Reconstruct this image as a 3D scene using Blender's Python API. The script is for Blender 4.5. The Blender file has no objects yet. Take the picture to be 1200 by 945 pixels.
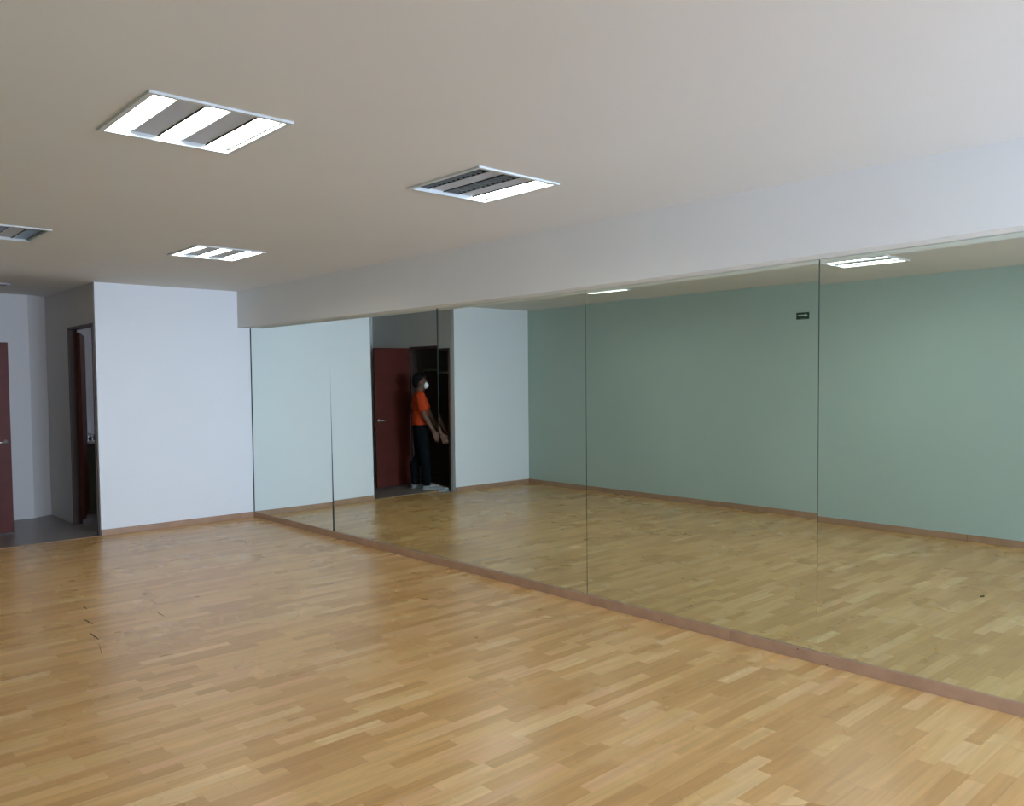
import bpy, bmesh, math, random
from mathutils import Vector, Matrix
sc = bpy.context.scene
C = sc.collection
PI = math.pi

# ---------------------------------------------------------------- camera
YAW, PITCH, ROLL, FPX = 0.7420, -0.0415, -0.0094, 967.966
fw = Vector((math.sin(YAW)*math.cos(PITCH), math.cos(YAW)*math.cos(PITCH), math.sin(PITCH)))
rt0 = Vector((math.cos(YAW), -math.sin(YAW), 0))
up0 = rt0.cross(fw)
rt = math.cos(ROLL)*rt0 + math.sin(ROLL)*up0
up = -math.sin(ROLL)*rt0 + math.cos(ROLL)*up0
cam_d = bpy.data.cameras.new('camera')
cam = bpy.data.objects.new('camera', cam_d); C.objects.link(cam)
m = Matrix((rt, up, -fw)).transposed().to_4x4()
m.translation = Vector((0, 0, 1.6))
cam.matrix_world = m
cam_d.sensor_fit = 'HORIZONTAL'; cam_d.sensor_width = 36
cam_d.lens = FPX/1200*36
cam_d.shift_y = 12.22/1200
cam_d.clip_start = 0.02; cam_d.clip_end = 200
sc.camera = cam

# ---------------------------------------------------------------- view, sky, daylight
sc.view_settings.view_transform = 'Standard'
try: sc.view_settings.look = 'None'
except Exception: pass
sc.view_settings.gamma = 1; sc.view_settings.exposure = 0.0
sc.view_settings.use_curve_mapping = False
SKY = 57.0           # strength of the overcast sky seen through the windows
LAMP = 24.0          # fluorescent tubes
w = bpy.data.worlds.new('sky'); sc.world = w; w.use_nodes = True
nt = w.node_tree; nt.nodes.clear()
wo = nt.nodes.new('ShaderNodeOutputWorld'); bg = nt.nodes.new('ShaderNodeBackground')
tc = nt.nodes.new('ShaderNodeTexCoord'); sx = nt.nodes.new('ShaderNodeSeparateXYZ')
cr = nt.nodes.new('ShaderNodeValToRGB'); mr = nt.nodes.new('ShaderNodeMapRange')
mr.inputs['From Min'].default_value = -1; mr.inputs['From Max'].default_value = 1
e = cr.color_ramp.elements          # by height: lit street below, bright hazy horizon, dimmer zenith
e[0].position = 0.0; e[0].color = (.20, .31, .52, 1)
e[1].position = 1.0; e[1].color = (.26, .36, .52, 1)
for p_, c_ in ((.35, (.28, .44, .72, 1)), (.46, (.66, .83, 1.12, 1)), (.55, (.66, .84, 1.13, 1)), (.66, (.32, .46, .72, 1))):
    a = e.new(p_); a.color = c_
ca = nt.nodes.new('ShaderNodeValToRGB'); ma_ = nt.nodes.new('ShaderNodeMapRange')   # by azimuth: brighter to one side
ma_.inputs['From Min'].default_value = -1; ma_.inputs['From Max'].default_value = 1
e = ca.color_ramp.elements
e[0].position = .42; e[0].color = (1, 1, 1, 1)
e[1].position = .68; e[1].color = (.22, .22, .22, 1)
mu = nt.nodes.new('ShaderNodeVectorMath'); mu.operation = 'MULTIPLY'
nt.links.new(tc.outputs['Generated'], sx.inputs[0]); nt.links.new(sx.outputs['Z'], mr.inputs['Value'])
nt.links.new(sx.outputs['X'], ma_.inputs['Value']); nt.links.new(ma_.outputs[0], ca.inputs[0])
nt.links.new(mr.outputs[0], cr.inputs[0]); nt.links.new(cr.outputs[0], mu.inputs[0]); nt.links.new(ca.outputs[0], mu.inputs[1])
nt.links.new(mu.outputs[0], bg.inputs[0])
bg.inputs[1].default_value = SKY
nt.links.new(bg.outputs[0], wo.inputs[0])

# room numbers (metres)
M = 4.326          # mirror face
WX = 4.372         # wall behind the mirrors
F = 9.238          # far wall face
G = -0.068         # mint wall face
H = 2.645          # ceiling
XR, XL = 2.625, 1.366   # sides of the recess
BK = 11.06         # back of the recess
YB = -4.0          # window wall behind the camera
XN = -1.7          # side wall beside the camera
YN = 2.25          # where the mint wall starts
WINS = [(1.60, 2.85), (2.97, 4.22)]
WZ0, WZ1 = 0.25, 2.50
for i, (xa, xb) in enumerate(WINS):      # portals that guide the sky light through the window openings
    ld = bpy.data.lights.new('window_daylight', 'AREA'); ld.shape = 'RECTANGLE'
    ld.size = xb-xa; ld.size_y = WZ1-WZ0
    ld.cycles.is_portal = True
    lo = bpy.data.objects.new('window_daylight', ld); C.objects.link(lo)
    lo.location = ((xa+xb)/2, YB-0.13, (WZ0+WZ1)/2); lo.rotation_euler = (PI/2, 0, 0)

# ---------------------------------------------------------------- helpers
def hexlin(r, g, b):
    f = lambda c: (c/255/12.92) if c/255 <= .04045 else ((c/255+.055)/1.055)**2.4
    return (f(r), f(g), f(b), 1)
def mat(name, col, rough=.6, metal=0., spec=.5, coat=0., emit=None, es=0., bump=0., bscale=60., mottle=0., mscale=2.):
    mt = bpy.data.materials.new(name); mt.use_nodes = True
    n = mt.node_tree; b = n.nodes['Principled BSDF']
    c4 = tuple(col)[:3]+(1,)
    b.inputs['Base Color'].default_value = c4
    b.inputs['Roughness'].default_value = rough; b.inputs['Metallic'].default_value = metal
    b.inputs['Specular IOR Level'].default_value = spec
    b.inputs['Coat Weight'].default_value = coat
    if emit:
        b.inputs['Emission Color'].default_value = tuple(emit)[:3]+(1,); b.inputs['Emission Strength'].default_value = es
    if bump or mottle:
        t = n.nodes.new('ShaderNodeTexCoord')
    if mottle:
        no = n.nodes.new('ShaderNodeTexNoise'); no.inputs['Scale'].default_value = mscale; no.inputs['Detail'].default_value = 4
        rp = n.nodes.new('ShaderNodeValToRGB')
        rp.color_ramp.elements[0].position = .3; rp.color_ramp.elements[1].position = .7
        rp.color_ramp.elements[0].color = tuple(x*(1-mottle) for x in c4[:3])+(1,)
        rp.color_ramp.elements[1].color = tuple(min(1, x*(1+mottle)) for x in c4[:3])+(1,)
        n.links.new(t.outputs['Object'], no.inputs['Vector']); n.links.new(no.outputs['Fac'], rp.inputs[0])
        n.links.new(rp.outputs[0], b.inputs['Base Color'])
    if bump:
        nb = n.nodes.new('ShaderNodeTexNoise'); nb.inputs['Scale'].default_value = bscale; nb.inputs['Detail'].default_value = 3
        bp = n.nodes.new('ShaderNodeBump'); bp.inputs['Strength'].default_value = bump; bp.inputs['Distance'].default_value = .01
        n.links.new(t.outputs['Object'], nb.inputs['Vector']); n.links.new(nb.outputs['Fac'], bp.inputs['Height'])
        n.links.new(bp.outputs[0], b.inputs['Normal'])
    return mt
def box(bm, x0, x1, y0, y1, z0, z1, mi=0):
    vs = [bm.verts.new((x, y, z)) for z in (z0, z1) for y in (y0, y1) for x in (x0, x1)]
    for q in ((0, 2, 3, 1), (4, 5, 7, 6), (0, 1, 5, 4), (2, 6, 7, 3), (0, 4, 6, 2), (1, 3, 7, 5)):
        f = bm.faces.new([vs[i] for i in q]); f.material_index = mi
    return vs
def obj(name, bm, mats, parent=None, smooth=False, bevel=0, loc=None):
    bmesh.ops.recalc_face_normals(bm, faces=bm.faces)
    me = bpy.data.meshes.new(name); bm.to_mesh(me); bm.free()
    for mm in (mats if isinstance(mats, (list, tuple)) else [mats]): me.materials.append(mm)
    if smooth:
        for p in me.polygons: p.use_smooth = True
    o = bpy.data.objects.new(name, me); C.objects.link(o)
    if parent: o.parent = parent
    if loc: o.location = loc
    if bevel:
        bv = o.modifiers.new('bevel', 'BEVEL'); bv.width = bevel; bv.segments = 2; bv.limit_method = 'ANGLE'
    return o
def boxes(name, bl, mats, parent=None, bevel=0, loc=None):
    bm = bmesh.new()
    for b in bl: box(bm, *b)
    return obj(name, bm, mats, parent, False, bevel, loc)
def struct(o): o['kind'] = 'structure'; return o
def tag(o, label, cat, group=None):
    o['label'] = label; o['category'] = cat
    if group: o['group'] = group
    return o
def empty(name, loc, rz=0):
    o = bpy.data.objects.new(name, None); C.objects.link(o); o.location = loc; o.rotation_euler = (0, 0, rz)
    o.empty_display_size = .1
    return o
def cyl(bm, p0, p1, r0, r1=None, n=16, caps=True):
    p0, p1 = Vector(p0), Vector(p1); r1 = r0 if r1 is None else r1
    d = p1-p0
    rot = d.to_track_quat('Z', 'Y').to_matrix().to_4x4(); rot.translation = (p0+p1)/2
    bmesh.ops.create_cone(bm, cap_ends=caps, segments=n, radius1=r0, radius2=r1, depth=d.length, matrix=rot)
def ball(bm, c, r, sub=3):
    r = r if isinstance(r, (tuple, list)) else (r, r, r)
    mm = Matrix.Translation(c) @ Matrix.Diagonal((*r, 1))
    bmesh.ops.create_icosphere(bm, subdivisions=sub, radius=1, matrix=mm)
def limb(bm, pts):
    for (p, r) in pts: ball(bm, p, r)
    for (p, r), (q, s) in zip(pts, pts[1:]): cyl(bm, p, q, r, s, 18)

# ---------------------------------------------------------------- materials
m_wall = mat('white_wall_paint', (.80, .80, .79), .55, bump=.06, bscale=35, mottle=.012, mscale=1.2)
m_mint = mat('mint_wall_paint', (.435, .525, .455), .40, bump=.06, bscale=30, mottle=.02, mscale=1.0)
m_recess = mat('recess_wall_tone', (.66, .62, .575), .6, bump=.06, bscale=35)  # recess walls: darker, warmer base colour than the white walls
m_ceil = mat('ceiling_paint', (.76, .735, .68), .75, bump=.10, bscale=6, mottle=.02, mscale=.8)
m_base = mat('wood_baseboard', (.40, .235, .14), .38, mottle=.12, mscale=9)
m_tile = mat('recess_ceramic_tile', (.235, .20, .185), .35, mottle=.06, mscale=5)
m_frame = mat('brown_door_frame', (.065, .032, .024), .5)
m_door = mat('red_mahogany_door', (.105, .020, .013), .48, spec=.2, mottle=.12, mscale=6)
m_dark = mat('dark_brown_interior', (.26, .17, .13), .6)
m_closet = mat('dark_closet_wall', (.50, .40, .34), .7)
m_metal = mat('brushed_steel', (.7, .68, .64), .28, metal=1)
m_alu = mat('white_metal_frame', (.62, .63, .60), .4)
m_plate = mat('grey_perforated_plate', (.55, .58, .64), .5)
m_black = mat('dark_louvre', (.03, .035, .03), .35)
m_blade = mat('louvre_blade', (.25, .26, .24), .3, metal=.6)
m_tube = mat('lit_tube_panel', (.9, .9, .9), .5, emit=(.93, 1, .97), es=LAMP)
m_mirror = mat('mirror_silver', (.80, .885, .83), .0, metal=1)
m_medge = mat('mirror_edge', (.012, .022, .018), .4, spec=.2)
m_btile = mat('olive_tile', (.10, .10, .07), .4)
m_white = mat('white_sill', (.75, .74, .70), .4)
m_sign = mat('dark_green_sign', (.012, .045, .022), .4)
m_arrow = mat('sign_white', (.55, .62, .52), .5)
m_gap = mat('dark_gap', (.035, .02, .012), .8)

def floor_material():
    mt = bpy.data.materials.new('beech_laminate'); mt.use_nodes = True
    n = mt.node_tree; L = n.links; b = n.nodes['Principled BSDF']
    def N(t): return n.nodes.new(t)
    def ma(op, x, y=None):
        k = N('ShaderNodeMath'); k.operation = op
        for i, v in enumerate((x, y)):
            if v is None: continue
            if isinstance(v, (int, float)): k.inputs[i].default_value = v
            else: L.new(v, k.inputs[i])
        return k.outputs[0]
    t = N('ShaderNodeTexCoord'); s = N('ShaderNodeSeparateXYZ'); L.new(t.outputs['Object'], s.inputs[0])
    X, Y = s.outputs['X'], s.outputs['Y']
    SW, SL = .068, .40
    yr = ma('DIVIDE', Y, SW); row = ma('FLOOR', yr)
    wn = N('ShaderNodeTexWhiteNoise'); wn.noise_dimensions = '1D'; L.new(row, wn.inputs['W'])
    xs = ma('DIVIDE', X, SL); xs = ma('ADD', xs, ma('MULTIPLY', wn.outputs['Value'], 7.3)); 
    wob = ma('MULTIPLY', ma('SINE', ma('MULTIPLY', xs, 2.7)), .22)
    xs = ma('ADD', xs, wob); col = ma('FLOOR', xs)
    cb = N('ShaderNodeCombineXYZ'); L.new(row, cb.inputs[0]); L.new(col, cb.inputs[1])
    w2 = N('ShaderNodeTexWhiteNoise'); w2.noise_dimensions = '2D'; L.new(cb.outputs[0], w2.inputs['Vector'])
    rp = N('ShaderNodeValToRGB'); L.new(w2.outputs['Value'], rp.inputs[0])
    e = rp.color_ramp.elements
    e[0].position = 0; e[0].color = (0.578, 0.302, 0.100, 1)
    e[1].position = 1; e[1].color = (0.785, 0.503, 0.220, 1)
    for p, c in ((.18, (0.594, 0.318, 0.108, 1)), (.45, (0.665, 0.366, 0.128, 1)), (.75, (0.725, 0.435, 0.165, 1)), (.9, (0.725, 0.408, 0.175, 1))):
        k = e.new(p); k.color = c
    # grain stretched along the boards
    g = N('ShaderNodeCombineXYZ'); L.new(ma('ADD', ma('MULTIPLY', X, 2.2), ma('MULTIPLY', w2.outputs['Value'], 40)), g.inputs[0]); L.new(ma('MULTIPLY', Y, 38), g.inputs[1])
    gn = N('ShaderNodeTexNoise'); gn.inputs['Scale'].default_value = 1; gn.inputs['Detail'].default_value = 4; gn.inputs['Distortion'].default_value = .6
    L.new(g.outputs[0], gn.inputs['Vector'])
    gr = N('ShaderNodeMapRange'); gr.inputs['To Min'].default_value = .86; gr.inputs['To Max'].default_value = 1.12
    gr.inputs['From Min'].default_value = .25; gr.inputs['From Max'].default_value = .75
    L.new(gn.outputs['Fac'], gr.inputs['Value'])
    # fine seams
    fy = ma('FRACT', ma('DIVIDE', Y, SW*3)); sy = ma('LESS_THAN', fy, .010)
    prow = ma('FLOOR', ma('DIVIDE', Y, SW*3))
    w3 = N('ShaderNodeTexWhiteNoise'); w3.noise_dimensions = '1D'; L.new(prow, w3.inputs['W'])
    fx = ma('FRACT', ma('ADD', ma('DIVIDE', X, 1.29), w3.outputs['Value'])); sxm = ma('LESS_THAN', fx, .002)
    seam = ma('MAXIMUM', sy, sxm)
    dark = ma('SUBTRACT', 1, ma('MULTIPLY', seam, .16))
    fac = ma('MULTIPLY', gr.outputs[0], dark)
    mx = N('ShaderNodeVectorMath'); mx.operation = 'SCALE'; L.new(rp.outputs[0], mx.inputs[0]); L.new(fac, mx.inputs['Scale'])
    L.new(mx.outputs[0], b.inputs['Base Color'])
    rn = N('ShaderNodeTexNoise'); rn.inputs['Scale'].default_value = 1.6; rn.inputs['Detail'].default_value = 3; L.new(t.outputs['Object'], rn.inputs['Vector'])
    rr = N('ShaderNodeMapRange'); rr.inputs['To Min'].default_value = .23; rr.inputs['To Max'].default_value = .33; L.new(rn.outputs['Fac'], rr.inputs['Value'])
    L.new(rr.outputs[0], b.inputs['Roughness'])
    b.inputs['Specular IOR Level'].default_value = .55
    return mt
m_floor = floor_material()

# ---------------------------------------------------------------- room shell
T = .12
fl = struct(boxes('floor', [(XN-.1, 4.50, YB-.12, F, -.10, 0)], m_floor))
struct(boxes('floor_recess', [(-.9, 4.50, F, 11.6, -.10, 0)], m_tile))
struct(boxes('trim_1', [(XL+.002, XR-.002, F-.018, F+.016, 0.0, .006)], m_base, bevel=.002))   # threshold strip

LW, LD = .565, .61
LIGHTS = {'front_left': (1.358, 3.378), 'front_mid': (2.932, 3.415), 'back_mid': (2.803, 6.585), 'back_left': (1.248, 6.575)}
def ceiling():
    bm = bmesh.new()
    holes = [(x-LW/2+.02, x+LW/2-.02, y-LD/2+.02, y+LD/2-.02) for x, y in LIGHTS.values()]
    xs = sorted({XN-.1, 4.50} | {v for h in holes for v in h[:2]}); ys = sorted({YB-.12, 11.6} | {v for h in holes for v in h[2:]})
    vd = {}
    def V(x, y, z):
        k = (x, y, z)
        if k not in vd: vd[k] = bm.verts.new(k)
        return vd[k]
    for i in range(len(xs)-1):
        for j in range(len(ys)-1):
            cx, cy = (xs[i]+xs[i+1])/2, (ys[j]+ys[j+1])/2
            if any(h[0] < cx < h[1] and h[2] < cy < h[3] for h in holes): continue
            bm.faces.new([V(xs[i], ys[j], H), V(xs[i], ys[j+1], H), V(xs[i+1], ys[j+1], H), V(xs[i+1], ys[j], H)])
    ex = bmesh.ops.extrude_face_region(bm, geom=list(bm.faces))
    for v in [g for g in ex['geom'] if isinstance(g, bmesh.types.BMVert)]: v.co.z += .16
    return struct(obj('ceiling', bm, m_ceil))
ceiling()

struct(boxes('wall_far', [(XR, 4.50, F, F+.055, 0, H)], m_wall))
struct(boxes('wall_far_left', [(G-.1, XL, F, F+.055, 0, H)], m_wall))
struct(boxes('wall_left', [(G-.1, G, YN, F, 0, H)], m_mint))
struct(boxes('wall_right', [(WX, 4.50, YB, F, 0, H)], m_wall))
struct(boxes('wall_entry', [(XN, G-.1, YN, YN+.1, 0, H)], m_wall))
struct(boxes('wall_entry_left', [(XN-.1, XN, YB, YN+.1, 0, H)], m_wall))
wb = [(XN-.1, 4.50, YB-T, YB, 0, WZ0), (XN-.1, 4.50, YB-T, YB, WZ1, H)]
xe = [XN-.1]+[v for wn in WINS for v in wn]+[4.50]
for i in range(0, len(xe), 2): wb.append((xe[i], xe[i+1], YB-T, YB, WZ0, WZ1))
struct(boxes('wall_back', wb, m_wall))
for i, (xa, xb) in enumerate(WINS):
    y0, y1, s = YB-.09, YB-.05, .035
    xm = (xa+xb)/2
    struct(boxes('window_%d' % (i+1), [(xa, xb, y0, y1, WZ0, WZ0+s), (xa, xb, y0, y1, WZ1-s, WZ1), (xa, xa+s, y0, y1, WZ0+s, WZ1-s),
        (xb-s, xb, y0, y1, WZ0+s, WZ1-s), (xm-s/2, xm+s/2, y0, y1, WZ0+s, WZ1-s)], m_alu))
# recess
DY0, DY1, DZ = 9.305, 10.225, 2.225         # right-hand side door opening
TR = .07
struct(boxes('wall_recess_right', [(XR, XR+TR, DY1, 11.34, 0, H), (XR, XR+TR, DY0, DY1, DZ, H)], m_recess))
EY0, EY1, EZ = 9.335, 10.085, 2.055         # left-hand side door opening
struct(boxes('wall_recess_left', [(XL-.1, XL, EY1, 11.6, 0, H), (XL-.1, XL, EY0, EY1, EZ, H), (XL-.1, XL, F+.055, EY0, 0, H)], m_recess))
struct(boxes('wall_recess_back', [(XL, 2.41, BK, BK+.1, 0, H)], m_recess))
bm = bmesh.new()
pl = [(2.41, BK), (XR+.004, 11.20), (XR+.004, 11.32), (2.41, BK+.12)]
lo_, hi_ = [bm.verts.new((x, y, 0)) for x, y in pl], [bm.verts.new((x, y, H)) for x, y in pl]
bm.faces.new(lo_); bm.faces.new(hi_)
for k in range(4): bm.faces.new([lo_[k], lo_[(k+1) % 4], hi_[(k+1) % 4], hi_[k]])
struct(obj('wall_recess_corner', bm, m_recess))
# small rooms behind the two side doors
struct(boxes('wall_bath', [(XR+T, 4.40, 11.34, 11.44, 0, H), (4.40, 4.50, F+.055, 11.44, 0, H)], m_wall))
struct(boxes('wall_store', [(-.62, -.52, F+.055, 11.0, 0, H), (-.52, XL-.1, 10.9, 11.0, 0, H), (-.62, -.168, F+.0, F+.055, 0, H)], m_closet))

BEAM = [(F, 2.228), (7.6, 2.219), (6.2, 2.213), (5.2, 2.213), (4.35, 2.215), (3.0, 2.227), (2.13, 2.242), (1.6, 2.249), (1.2, 2.258), (.4, 2.262), (YB, 2.262)]
# beam over the mirrors: its lower edge sags a little in the middle
def beam():
    bm = bmesh.new()
    prof = BEAM
    rings = [[bm.verts.new((x, y, z)) for x, z in ((4.161, H), (4.161, zb), (WX, zb), (WX, H))] for y, zb in prof]
    for a, b in zip(rings, rings[1:]):
        for i in range(4): bm.faces.new([a[i], b[i], b[(i+1) % 4], a[(i+1) % 4]])
    bm.faces.new(rings[0]); bm.faces.new(rings[-1])
    return struct(obj('trim_2', bm, m_ceil))
beam()

# baseboards
BH, BF = .066, 4.306
struct(boxes('baseboard_right', [(BF, WX, 2.7605, F, 0, BH), (BF, WX, YB, 2.7575, 0, BH)], m_base, bevel=.002))
nails = bmesh.new()
for y, z in ((2.32, .056), (3.27, .022), (2.147, .012)): cyl(nails, (BF-.001, y, z), (BF+.004, y, z), .0045, n=8)
nl = obj('nail_head', nails, m_gap, bpy.data.objects['baseboard_right'])
struct(boxes('baseboard_far', [(XR, BF, F-.014, F, 0, .064)], m_base, bevel=.002))
struct(boxes('baseboard_far_left', [(G+.014, XL, F-.014, F, 0, .064)], m_base, bevel=.002))
struct(boxes('baseboard_left', [(G, G+.014, 2.958, F, 0, BH), (G, G+.014, YN, 2.954, 0, BH)], m_base, bevel=.002))

# door frames and doors of the recess
def frame(name, x0, x1, y0, y1, z, wd=.035, lip=.012):
    return struct(boxes(name, [(x0-lip, x1+lip, y0, y0+wd, 0, z), (x0-lip, x1+lip, y1-wd, y1, 0, z), (x0-lip, x1+lip, y0+wd, y1-wd, z-wd, z)], m_frame, bevel=.002))
frame('trim_3', XR, XR+TR, DY0, DY1, DZ, .025)
frame('trim_4', XL-.1, XL, EY0, EY1, EZ)
def lever(parent, x, z, th, flip):
    bm = bmesh.new()
    for s in (-1, 1):
        y = s*th/2
        cyl(bm, (x, y, z), (x, y+s*.008, z), .026, n=20)
        cyl(bm, (x, y+s*.008, z), (x, y+s*.045, z), .010, n=12)
        cyl(bm, (x, y+s*.045, z), (x-.105, y+s*.045, z-.004), .009, .007, 12)
        ball(bm, (x, y+s*.045, z), .0105, 2)
    return obj('door_handle', bm, m_metal, parent, True)
def door(name, hx, hy, ex, ey, z0, z1, th=.038):
    L = math.hypot(ex-hx, ey-hy)
    o = boxes(name, [(0, L, -th/2, th/2, z0, z1)], m_door, bevel=.003)
    o.location = (hx, hy, 0); o.rotation_euler = (0, 0, math.atan2(ey-hy, ex-hx))
    struct(o); lever(o, L-.055, .985, th, 1)
    hb = bmesh.new()
    for z in (z0+.2, (z0+z1)/2, z1-.2): cyl(hb, (-.004, th/2+.004, z-.045), (-.004, th/2+.004, z+.045), .007, n=10)
    obj('hinge', hb, m_frame, o, True)
    return o
door('door_1', XL+.022, 10.095, 2.0, 10.105, .012, 2.04)
door('door_2', XR+TR+.014, 10.178, 2.978, 10.985, .055, 2.17)

# behind the right-hand side door: counter against the back wall with a few small items
ct = empty('counter', (3.30, 11.12, 0))
tag(ct, 'pale-topped counter with dark olive front in the room behind the side door', 'counter')
boxes('counter_top', [(-.50, .95, -.24, .215, .86, .895)], m_white, ct, bevel=.004)
boxes('counter_front', [(-.48, .93, -.21, .21, 0, .86)], m_btile, ct)
def bottle(loc, h, r):
    bm = bmesh.new()
    prof = [(r, 0), (r, h*.62), (r*.8, h*.72), (r*.35, h*.8), (r*.35, h*.9), (r*.45, h*.9), (r*.45, h)]
    n = 14
    rings = [[bm.verts.new((q*math.cos(2*PI*k/n), q*math.sin(2*PI*k/n), z)) for k in range(n)] for q, z in prof]
    for a, b in zip(rings, rings[1:]):
        for k in range(n): bm.faces.new([a[k], a[(k+1) % n], b[(k+1) % n], b[k]])
    bm.faces.new(rings[0]); bm.faces.new(rings[-1])
    o = obj('bottle', bm, m_btile, None, True); o.location = loc
    return tag(o, 'small dark bottle standing on the pale counter behind the side door', 'bottle', 'dark bottles on the counter')
for x in (2.965, 3.025, 3.075): bottle((x, 10.98, .8955), .075, .02)
# shelf in the dark store behind the red door
sh = empty('shelf', (.42, 10.35, 0))
tag(sh, 'pale shelf board across the dark room behind the person', 'shelf')
boxes('shelf_board', [(-.14, .14, -.65, .5, 1.70, 1.735)], mat('shelf_edge', (.78, .70, .58), .5), sh)
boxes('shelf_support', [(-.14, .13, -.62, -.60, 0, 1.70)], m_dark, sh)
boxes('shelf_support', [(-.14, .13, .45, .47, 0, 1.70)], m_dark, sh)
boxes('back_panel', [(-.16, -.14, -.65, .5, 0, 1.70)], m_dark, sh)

# small bath light (the room beyond the side door is lit)
bl = bpy.data.lights.new('bath_light', 'AREA'); bl.size = .3; bl.energy = 1.1; bl.color = (1, .95, .88)
bo = bpy.data.objects.new('bath_light', bl); C.objects.link(bo); bo.location = (3.6, 10.3, 2.6)

# ---------------------------------------------------------------- mirrors
PAN = [  # y far, y near, pivot y, turn, tilt, set-back, label
 (F-.0105, 7.429, 8.3, 0.0, 0.0, -.0125, 'mirror panel beside the white far wall, first from the corner'),
 (7.429, 5.6553, 5.75, .0060, .0060, .0, 'mirror panel reflecting the red open door, second from the far corner'),
 (5.6553, 3.9372, 5.6553, -.0058, -.0003, .0026, 'mirror panel reflecting the corner of the mint wall, third from the far corner'),
 (3.9372, 2.2131, 3.037, -.0003, .0006, -.0054, 'mirror panel reflecting the small arrow sign, fourth from the far corner'),
 (2.2131, .45, 2.2131, -.0050, -.0034, -.0034, 'mirror panel at the right edge, nearest to the viewer')]
for i, (ya, yb, yp, al, ta, dx, lab) in enumerate(PAN):
    ya -= .0010; yb += .0010; z0 = BH+.0005
    fx = lambda y, z: M + dx - al*(y-yp) - ta*(z-1.2)
    def bz(y):
        for (p, q), (r_, t_) in zip(BEAM, BEAM[1:]):
            if r_ <= y <= p: return q+(t_-q)*(p-y)/(p-r_)
    bm = bmesh.new()
    tops = [(y, bz(y)-.002) for y in [yb]+sorted(p for p, q in BEAM if yb < p < ya)+[ya]]
    fr = [bm.verts.new((fx(y, z), y, z)) for y, z in [(ya, z0), (yb, z0)]+tops]
    bk = [bm.verts.new((v.co.x+.006, v.co.y, v.co.z)) for v in fr]
    f = bm.faces.new(fr); f.material_index = 0
    f = bm.faces.new(bk[::-1]); f.material_index = 1
    for k in range(len(fr)):
        f = bm.faces.new([fr[k], bk[k], bk[(k+1) % len(fr)], fr[(k+1) % len(fr)]]); f.material_index = 1
    o = obj('mirror_panel', bm, [m_mirror, m_medge])
    if i == 0: boxes('edge_strip', [(M-.017, M+.004, F-.011, F-.0005, z0, 2.2245)], m_medge, o)
    tag(o, lab, 'mirror', 'mirror panels along the wall')

# ---------------------------------------------------------------- ceiling lights
def ceiling_light(key, lit, label):
    x, y = LIGHTS[key]
    t = empty('ceiling_light', (x, y, H))
    tag(t, label, 'ceiling light', 'square recessed ceiling lights')
    a, b, s = LW/2, LD/2, .022
    boxes('frame', [(-a, a, -b, -b+s, -.010, .004), (-a, a, b-s, b, -.010, .004), (-a, -a+s, -b+s, b-s, -.010, .004), (a-s, a, -b+s, b-s, -.010, .004)], m_alu, t, bevel=.0015)
    ia, ib = a-.0215, b-.0215
    boxes('housing', [(-ia, ia, -ib, ib, .065, .07), (-ia, -ia+.002, -ib, ib, .004, .065), (ia-.002, ia, -ib, ib, .004, .065), (-ia, ia, -ib, -ib+.002, .004, .065), (-ia, ia, ib-.002, ib, .004, .065)], m_alu, t)
    W = 2*ia-.006; lw = W*.195; pw = (W-3*lw)/2
    x0 = -ia+.003
    for k in range(3):
        u0 = x0+k*(lw+pw); u1 = u0+lw
        bx = boxes('lamp_tray', [(u0, u1, -ib+.006, ib-.006, .03, .034), (u0, u0+.003, -ib+.006, ib-.006, .004, .03), (u1-.003, u1, -ib+.006, ib-.006, .004, .03)], m_black, t)
        if lit[k]:
            boxes('lit_lamp', [(u0+.004, u1-.004, -ib+.016, ib-.016, .014, .028)], m_tube, bx)
        else:
            nb = 14
            boxes('louvre', [(u0+.004, u1-.004, -ib+.02+q*(2*ib-.04)/(nb-1)-.0035, -ib+.02+q*(2*ib-.04)/(nb-1)+.0035, .005, .026) for q in range(nb)], m_blade, bx)
        if k < 2:
            boxes('perforated_plate', [(u1+.002, u1+pw-.002, -ib+.006, ib-.006, .010, .014)], m_plate, t)
    return t
ceiling_light('front_left', (1, 1, 1), 'large square ceiling light with three glowing strips, nearest at upper left')
ceiling_light('front_mid', (0, 0, 1), 'square ceiling light with only its right strip glowing, near the beam')
ceiling_light('back_mid', (1, 1, 1), 'far small-looking ceiling light with three glowing strips above the white far wall')
ceiling_light('back_left', (1, 0, 0), 'square ceiling light with dark strips cut off by the left edge')

# round fixture on the recess ceiling
t = empty('downlight', (1.93, 9.98, H)); tag(t, 'small dark round fixture on the ceiling of the recess at left edge', 'light')
bm = bmesh.new(); cyl(bm, (0, 0, -.012), (0, 0, 0), .085, .095, 28); obj('trim_ring', bm, m_plate, t, True)
bm = bmesh.new(); cyl(bm, (0, 0, -.016), (0, 0, -.012), .06, n=24); obj('lens', bm, m_dark, t, True)

# evacuation arrow sign on the mint wall
sg = empty('arrow_sign', (G, 4.653, 2.274)); tag(sg, 'small dark green sign with a white arrow, high on the mint wall in the mirror', 'sign')
boxes('sign_board', [(0, .004, -.077, .077, -.038, .038)], m_sign, sg, bevel=.001)
bm = bmesh.new(); box(bm, .004, .0052, -.03, .055, .000, .013)
vs = [(-.030, -.012), (-.030, .025), (-.062, .0065)]
p = [bm.verts.new((.004, yy, zz)) for yy, zz in vs]; q = [bm.verts.new((.0052, yy, zz)) for yy, zz in vs]
bm.faces.new(p); bm.faces.new(q[::-1])
for k in range(3): bm.faces.new([p[k], q[k], q[(k+1) % 3], p[(k+1) % 3]])
obj('arrow', bm, m_arrow, sg)
boxes('pale_strip', [(.004, .0052, -.03, .03, -.031, -.026)], mat('sign_strip', (.16, .22, .15), .5), sg)

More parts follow.
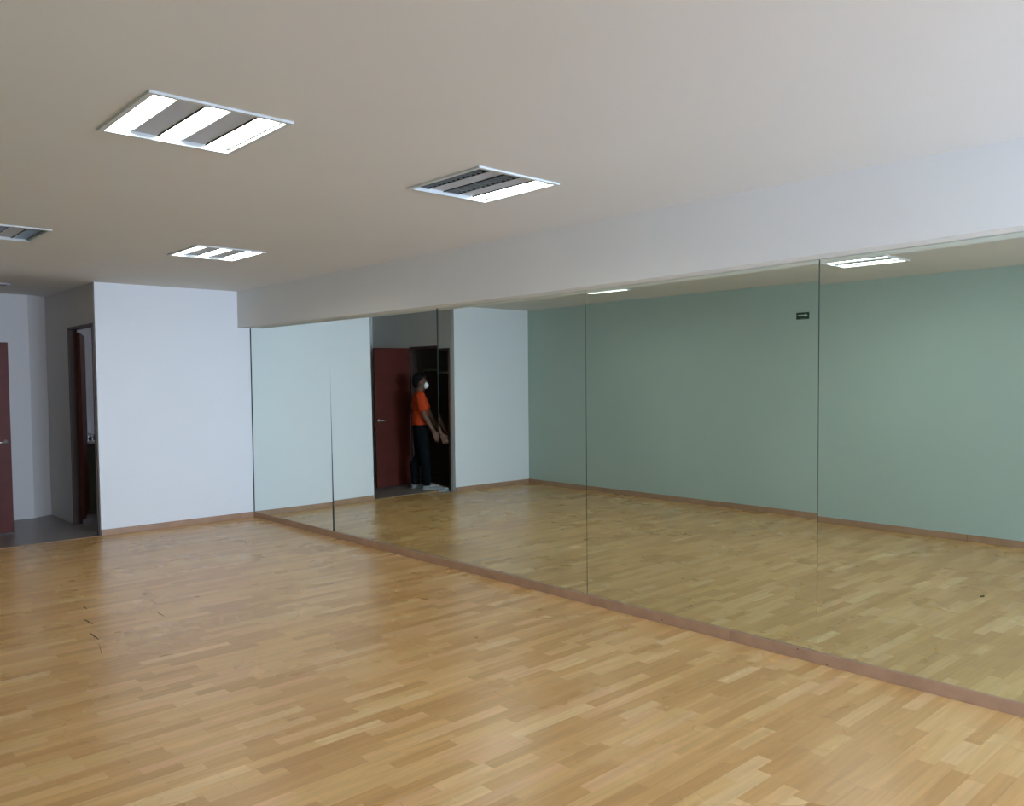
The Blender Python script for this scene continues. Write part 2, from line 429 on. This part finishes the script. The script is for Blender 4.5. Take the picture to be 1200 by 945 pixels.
# dark open seams in the laminate (part of the floor)
marks = [((1.69, 6.435), (1.681, 6.30), .007), ((1.593, 6.056), (1.603, 5.883), .010), ((1.531, 5.696), (1.531, 5.502), .009),
         ((2.096, 6.43), (2.137, 6.424), .011), ((2.017, 5.9), (2.014, 5.729), .006), ((1.505, 5.411), (1.447, 5.142), .0025), ((2.094, 6.262), (2.093, 6.101), .003)]
for (p, q, wd) in marks:
    bm = bmesh.new(); p, q = Vector((*p, 0)), Vector((*q, 0)); d = (q-p).normalized(); nn = Vector((-d.y, d.x, 0))
    vs = []
    for z in (.0002, .0008):
        for tt, ww in ((0, .4), (.3, 1), (.75, .9), (1, .3)):
            for s in (-1, 1): vs.append(bm.verts.new(p.lerp(q, tt)+nn*s*ww*wd/2+Vector((0, 0, z))))
    for k in range(3):
        a = 8+2*k; bm.faces.new([vs[a], vs[a+1], vs[a+3], vs[a+2]])
        a = 2*k; bm.faces.new([vs[a], vs[a+2], vs[a+3], vs[a+1]])
        for s in (0, 1): bm.faces.new([vs[2*k+s], vs[2*k+2+s], vs[10+2*k+s], vs[8+2*k+s]])
    for k in (0, 6): bm.faces.new([vs[k], vs[k+1], vs[k+9], vs[k+8]])
    obj('open_seam', bm, m_gap, fl)
bm = bmesh.new(); ball(bm, (0, 0, .004), (.022, .009, .005), 2); ball(bm, (.015, .008, .003), (.010, .007, .004), 2)
o = obj('debris', bm, m_gap, None, True, loc=(2.10, 2.10, .0005)); tag(o, 'tiny dark scrap on the wood floor, seen in the rightmost mirror', 'debris')

# ---------------------------------------------------------------- person
def solid(name, bm, m_, parent, voxel, smooth_it=4):
    me = bpy.data.meshes.new(name); bm.to_mesh(me); bm.free()
    o = bpy.data.objects.new(name, me); C.objects.link(o)
    r = o.modifiers.new('r', 'REMESH'); r.mode = 'VOXEL'; r.voxel_size = voxel
    s = o.modifiers.new('s', 'SMOOTH'); s.factor = .5; s.iterations = smooth_it
    bpy.context.view_layer.update()
    dg = bpy.context.evaluated_depsgraph_get()
    me2 = bpy.data.meshes.new_from_object(o.evaluated_get(dg)); o.modifiers.clear(); o.data = me2
    bpy.data.meshes.remove(me); me2.name = name
    me2.materials.clear(); me2.materials.append(m_)
    for p in me2.polygons: p.use_smooth = True
    if parent: o.parent = parent
    return o
m_skin = mat('skin', (.145, .072, .045), .6, spec=.3)
m_shirt = mat('orange_cloth', (.50, .048, .009), .85, spec=.2, bump=.15, bscale=40)
m_trous = mat('black_cloth', (.005, .006, .008), .9, spec=.1, bump=.15, bscale=40)
m_shoe = mat('pale_shoe', (.28, .28, .27), .7)
m_sole = mat('shoe_sole', (.34, .34, .32), .7)
m_hair = mat('black_hair', (.006, .005, .005), .75, spec=.2, bump=.4, bscale=90)
m_mask = mat('white_mask', (.85, .85, .86), .7)
SH = {1: Vector((-.015, .175, 1.335)), -1: Vector((-.005, -.175, 1.335))}
EL = {1: Vector((.030, .215, 1.075)), -1: Vector((.15, -.205, 1.09))}
WR = {1: Vector((.155, .215, .840)), -1: Vector((.285, -.19, .83))}
HP = {1: Vector((0, .085, .86)), -1: Vector((-.01, -.085, .86))}
KN = {1: Vector((.035, .09, .47)), -1: Vector((-.01, -.09, .47))}
AN = {1: Vector((.065, .095, .085)), -1: Vector((-.075, -.09, .085))}
bm = bmesh.new()
ball(bm, (-.005, 0, .90), (.105, .150, .11)); ball(bm, (-.005, 0, 1.04), (.095, .135, .13)); ball(bm, (0, 0, 1.21), (.105, .155, .15))
ball(bm, (-.012, 0, 1.31), (.085, .165, .07))
limb(bm, [((-.012, 0, 1.36), .062), ((.005, 0, 1.45), .054)])
ball(bm, (.0, 0, 1.553), (.096, .074, .104)); ball(bm, (.030, 0, 1.50), (.062, .058, .075)); ball(bm, (.055, 0, 1.453), (.032, .034, .028))   # skull, jaw, chin
ball(bm, (.088, 0, 1.553), (.016, .045, .014), 2)                                                        # brow
limb(bm, [((.092, 0, 1.545), .008), ((.112, 0, 1.513), .014)]); ball(bm, (.100, .014, 1.510), .009, 2); ball(bm, (.100, -.014, 1.510), .009, 2)  # nose
for s in (1, -1):
    ball(bm, (.002, s*.076, 1.527), (.018, .009, .030), 2)      # ear
    ball(bm, (.082, s*.030, 1.540), (.012, .013, .010), 2)      # eye
    limb(bm, [(HP[s], .083), (KN[s], .056), (AN[s]+Vector((-.015, 0, .26)), .052), (AN[s], .036)])
    limb(bm, [(AN[s], .036), (AN[s]+Vector((.13, s*.015, -.045)), .03)])
    limb(bm, [(SH[s], .055), (EL[s], .040), (EL[s].lerp(WR[s], .35), .040), (WR[s], .026)])
    d = (WR[s]-EL[s]).normalized()
    lat = Vector((0, 1, 0)) if s == 1 else Vector((.3, .95, 0)).normalized()
    fwd = d.cross(lat).normalized()
    if fwd.x < 0: fwd = -fwd
    # palm: flat, its width along fwd; four unequal fingers slightly curled, thumb from the side near the base
    pc = WR[s]+d*.055
    for k in (-1.5, -.5, .5, 1.5):
        limb(bm, [(WR[s]+d*.012+fwd*k*.011, .016), (WR[s]+d*.092+fwd*k*.020, .0135)])
    inn = -s*lat if s == 1 else lat
    for k, ln in ((1.5, .074), (.5, .086), (-.5, .080), (-1.5, .062)):
        b0 = WR[s]+d*.095+fwd*k*.021
        p1 = b0+d*ln*.48+fwd*k*.004+inn*.006
        p2 = p1+d*ln*.30+inn*.016
        p3 = p2+d*ln*.18+inn*.018
        limb(bm, [(b0, .0105), (p1, .0095), (p2, .0085), (p3, .0075)])
    t0 = WR[s]+d*.03+fwd*.022
    t1 = t0+d*.035+fwd*.030+inn*.008; t2 = t1+d*.034+fwd*.010+inn*.010
    limb(bm, [(t0, .014), (t1, .0115), (t2, .009)])
PERSON = empty('person', (1.565, 9.60, 0), math.atan2(-.50, -.86))
tag(PERSON, 'person in orange shirt and black trousers standing in the side doorway, seen in the mirror', 'person')
PERSON.scale = (1, 1, 1)
solid('body', bm, m_skin, PERSON, .0065, 2)
bm = bmesh.new()
ball(bm, (-.005, 0, .97), (.122, .168, .12)); ball(bm, (-.005, 0, 1.05), (.118, .160, .15)); ball(bm, (.002, 0, 1.20), (.126, .176, .16))
ball(bm, (-.012, 0, 1.315), (.10, .178, .075)); ball(bm, (-.012, 0, 1.37), (.074, .085, .035))
cyl(bm, (-.005, 0, .895), (-.005, 0, 1.05), .12, .118, 32)
for s in (1, -1):
    e2 = SH[s].lerp(EL[s], .66)
    limb(bm, [(SH[s], .074), (SH[s].lerp(EL[s], .5), .068)]); cyl(bm, SH[s].lerp(EL[s], .3), SH[s].lerp(EL[s], .80), .070, .072, 22)
so = solid('shirt', bm, m_shirt, PERSON, .009, 5)
bm = bmesh.new()
ball(bm, (-.005, 0, .91), (.118, .160, .10))
for s in (1, -1):
    limb(bm, [(HP[s], .098), (KN[s], .074), (AN[s]+Vector((-.012, 0, .26)), .068)]); cyl(bm, AN[s]+Vector((-.012, 0, .26)), AN[s]+Vector((-.005, 0, -.03)), .068, .062, 22)
solid('trousers', bm, m_trous, PERSON, .009, 4)
for s in (1, -1):
    a = AN[s]
    bm = bmesh.new()
    ball(bm, (a.x-.015, a.y, .055), (.058, .043, .05)); ball(bm, (a.x+.07, a.y+s*.008, .045), (.085, .044, .038)); ball(bm, (a.x+.14, a.y+s*.014, .036), (.065, .046, .030))
    box(bm, a.x-.06, a.x+.16, a.y-.036, a.y+.038, .012, .03)
    sho = solid('shoe', bm, m_shoe, PERSON, .006, 4)
    bm = bmesh.new(); n = 24
    for z in (0, .016):
        for k in range(n):
            an = 2*PI*k/n; bm.verts.new((a.x+.068+.142*math.cos(an), a.y+s*.008+(.044 if math.cos(an) > 0 else .039)*math.sin(an), z))
    bm.verts.ensure_lookup_table()
    bm.faces.new([bm.verts[k] for k in range(n)]); bm.faces.new([bm.verts[n+k] for k in range(n)])
    for k in range(n): bm.faces.new([bm.verts[k], bm.verts[(k+1) % n], bm.verts[n+(k+1) % n], bm.verts[n+k]])
    obj('sole', bm, m_sole, sho)
bm = bmesh.new()
ball(bm, (-.020, 0, 1.573), (.092, .082, .092)); ball(bm, (-.052, 0, 1.520), (.052, .070, .075)); ball(bm, (.045, 0, 1.618), (.052, .060, .036))
solid('hair', bm, m_hair, PERSON, .007, 2)
bm = bmesh.new()
ball(bm, (.082, 0, 1.490), (.052, .052, .050))
mk = solid('face_mask', bm, m_mask, PERSON, .007, 2)
mk['label'] = 'white face mask'
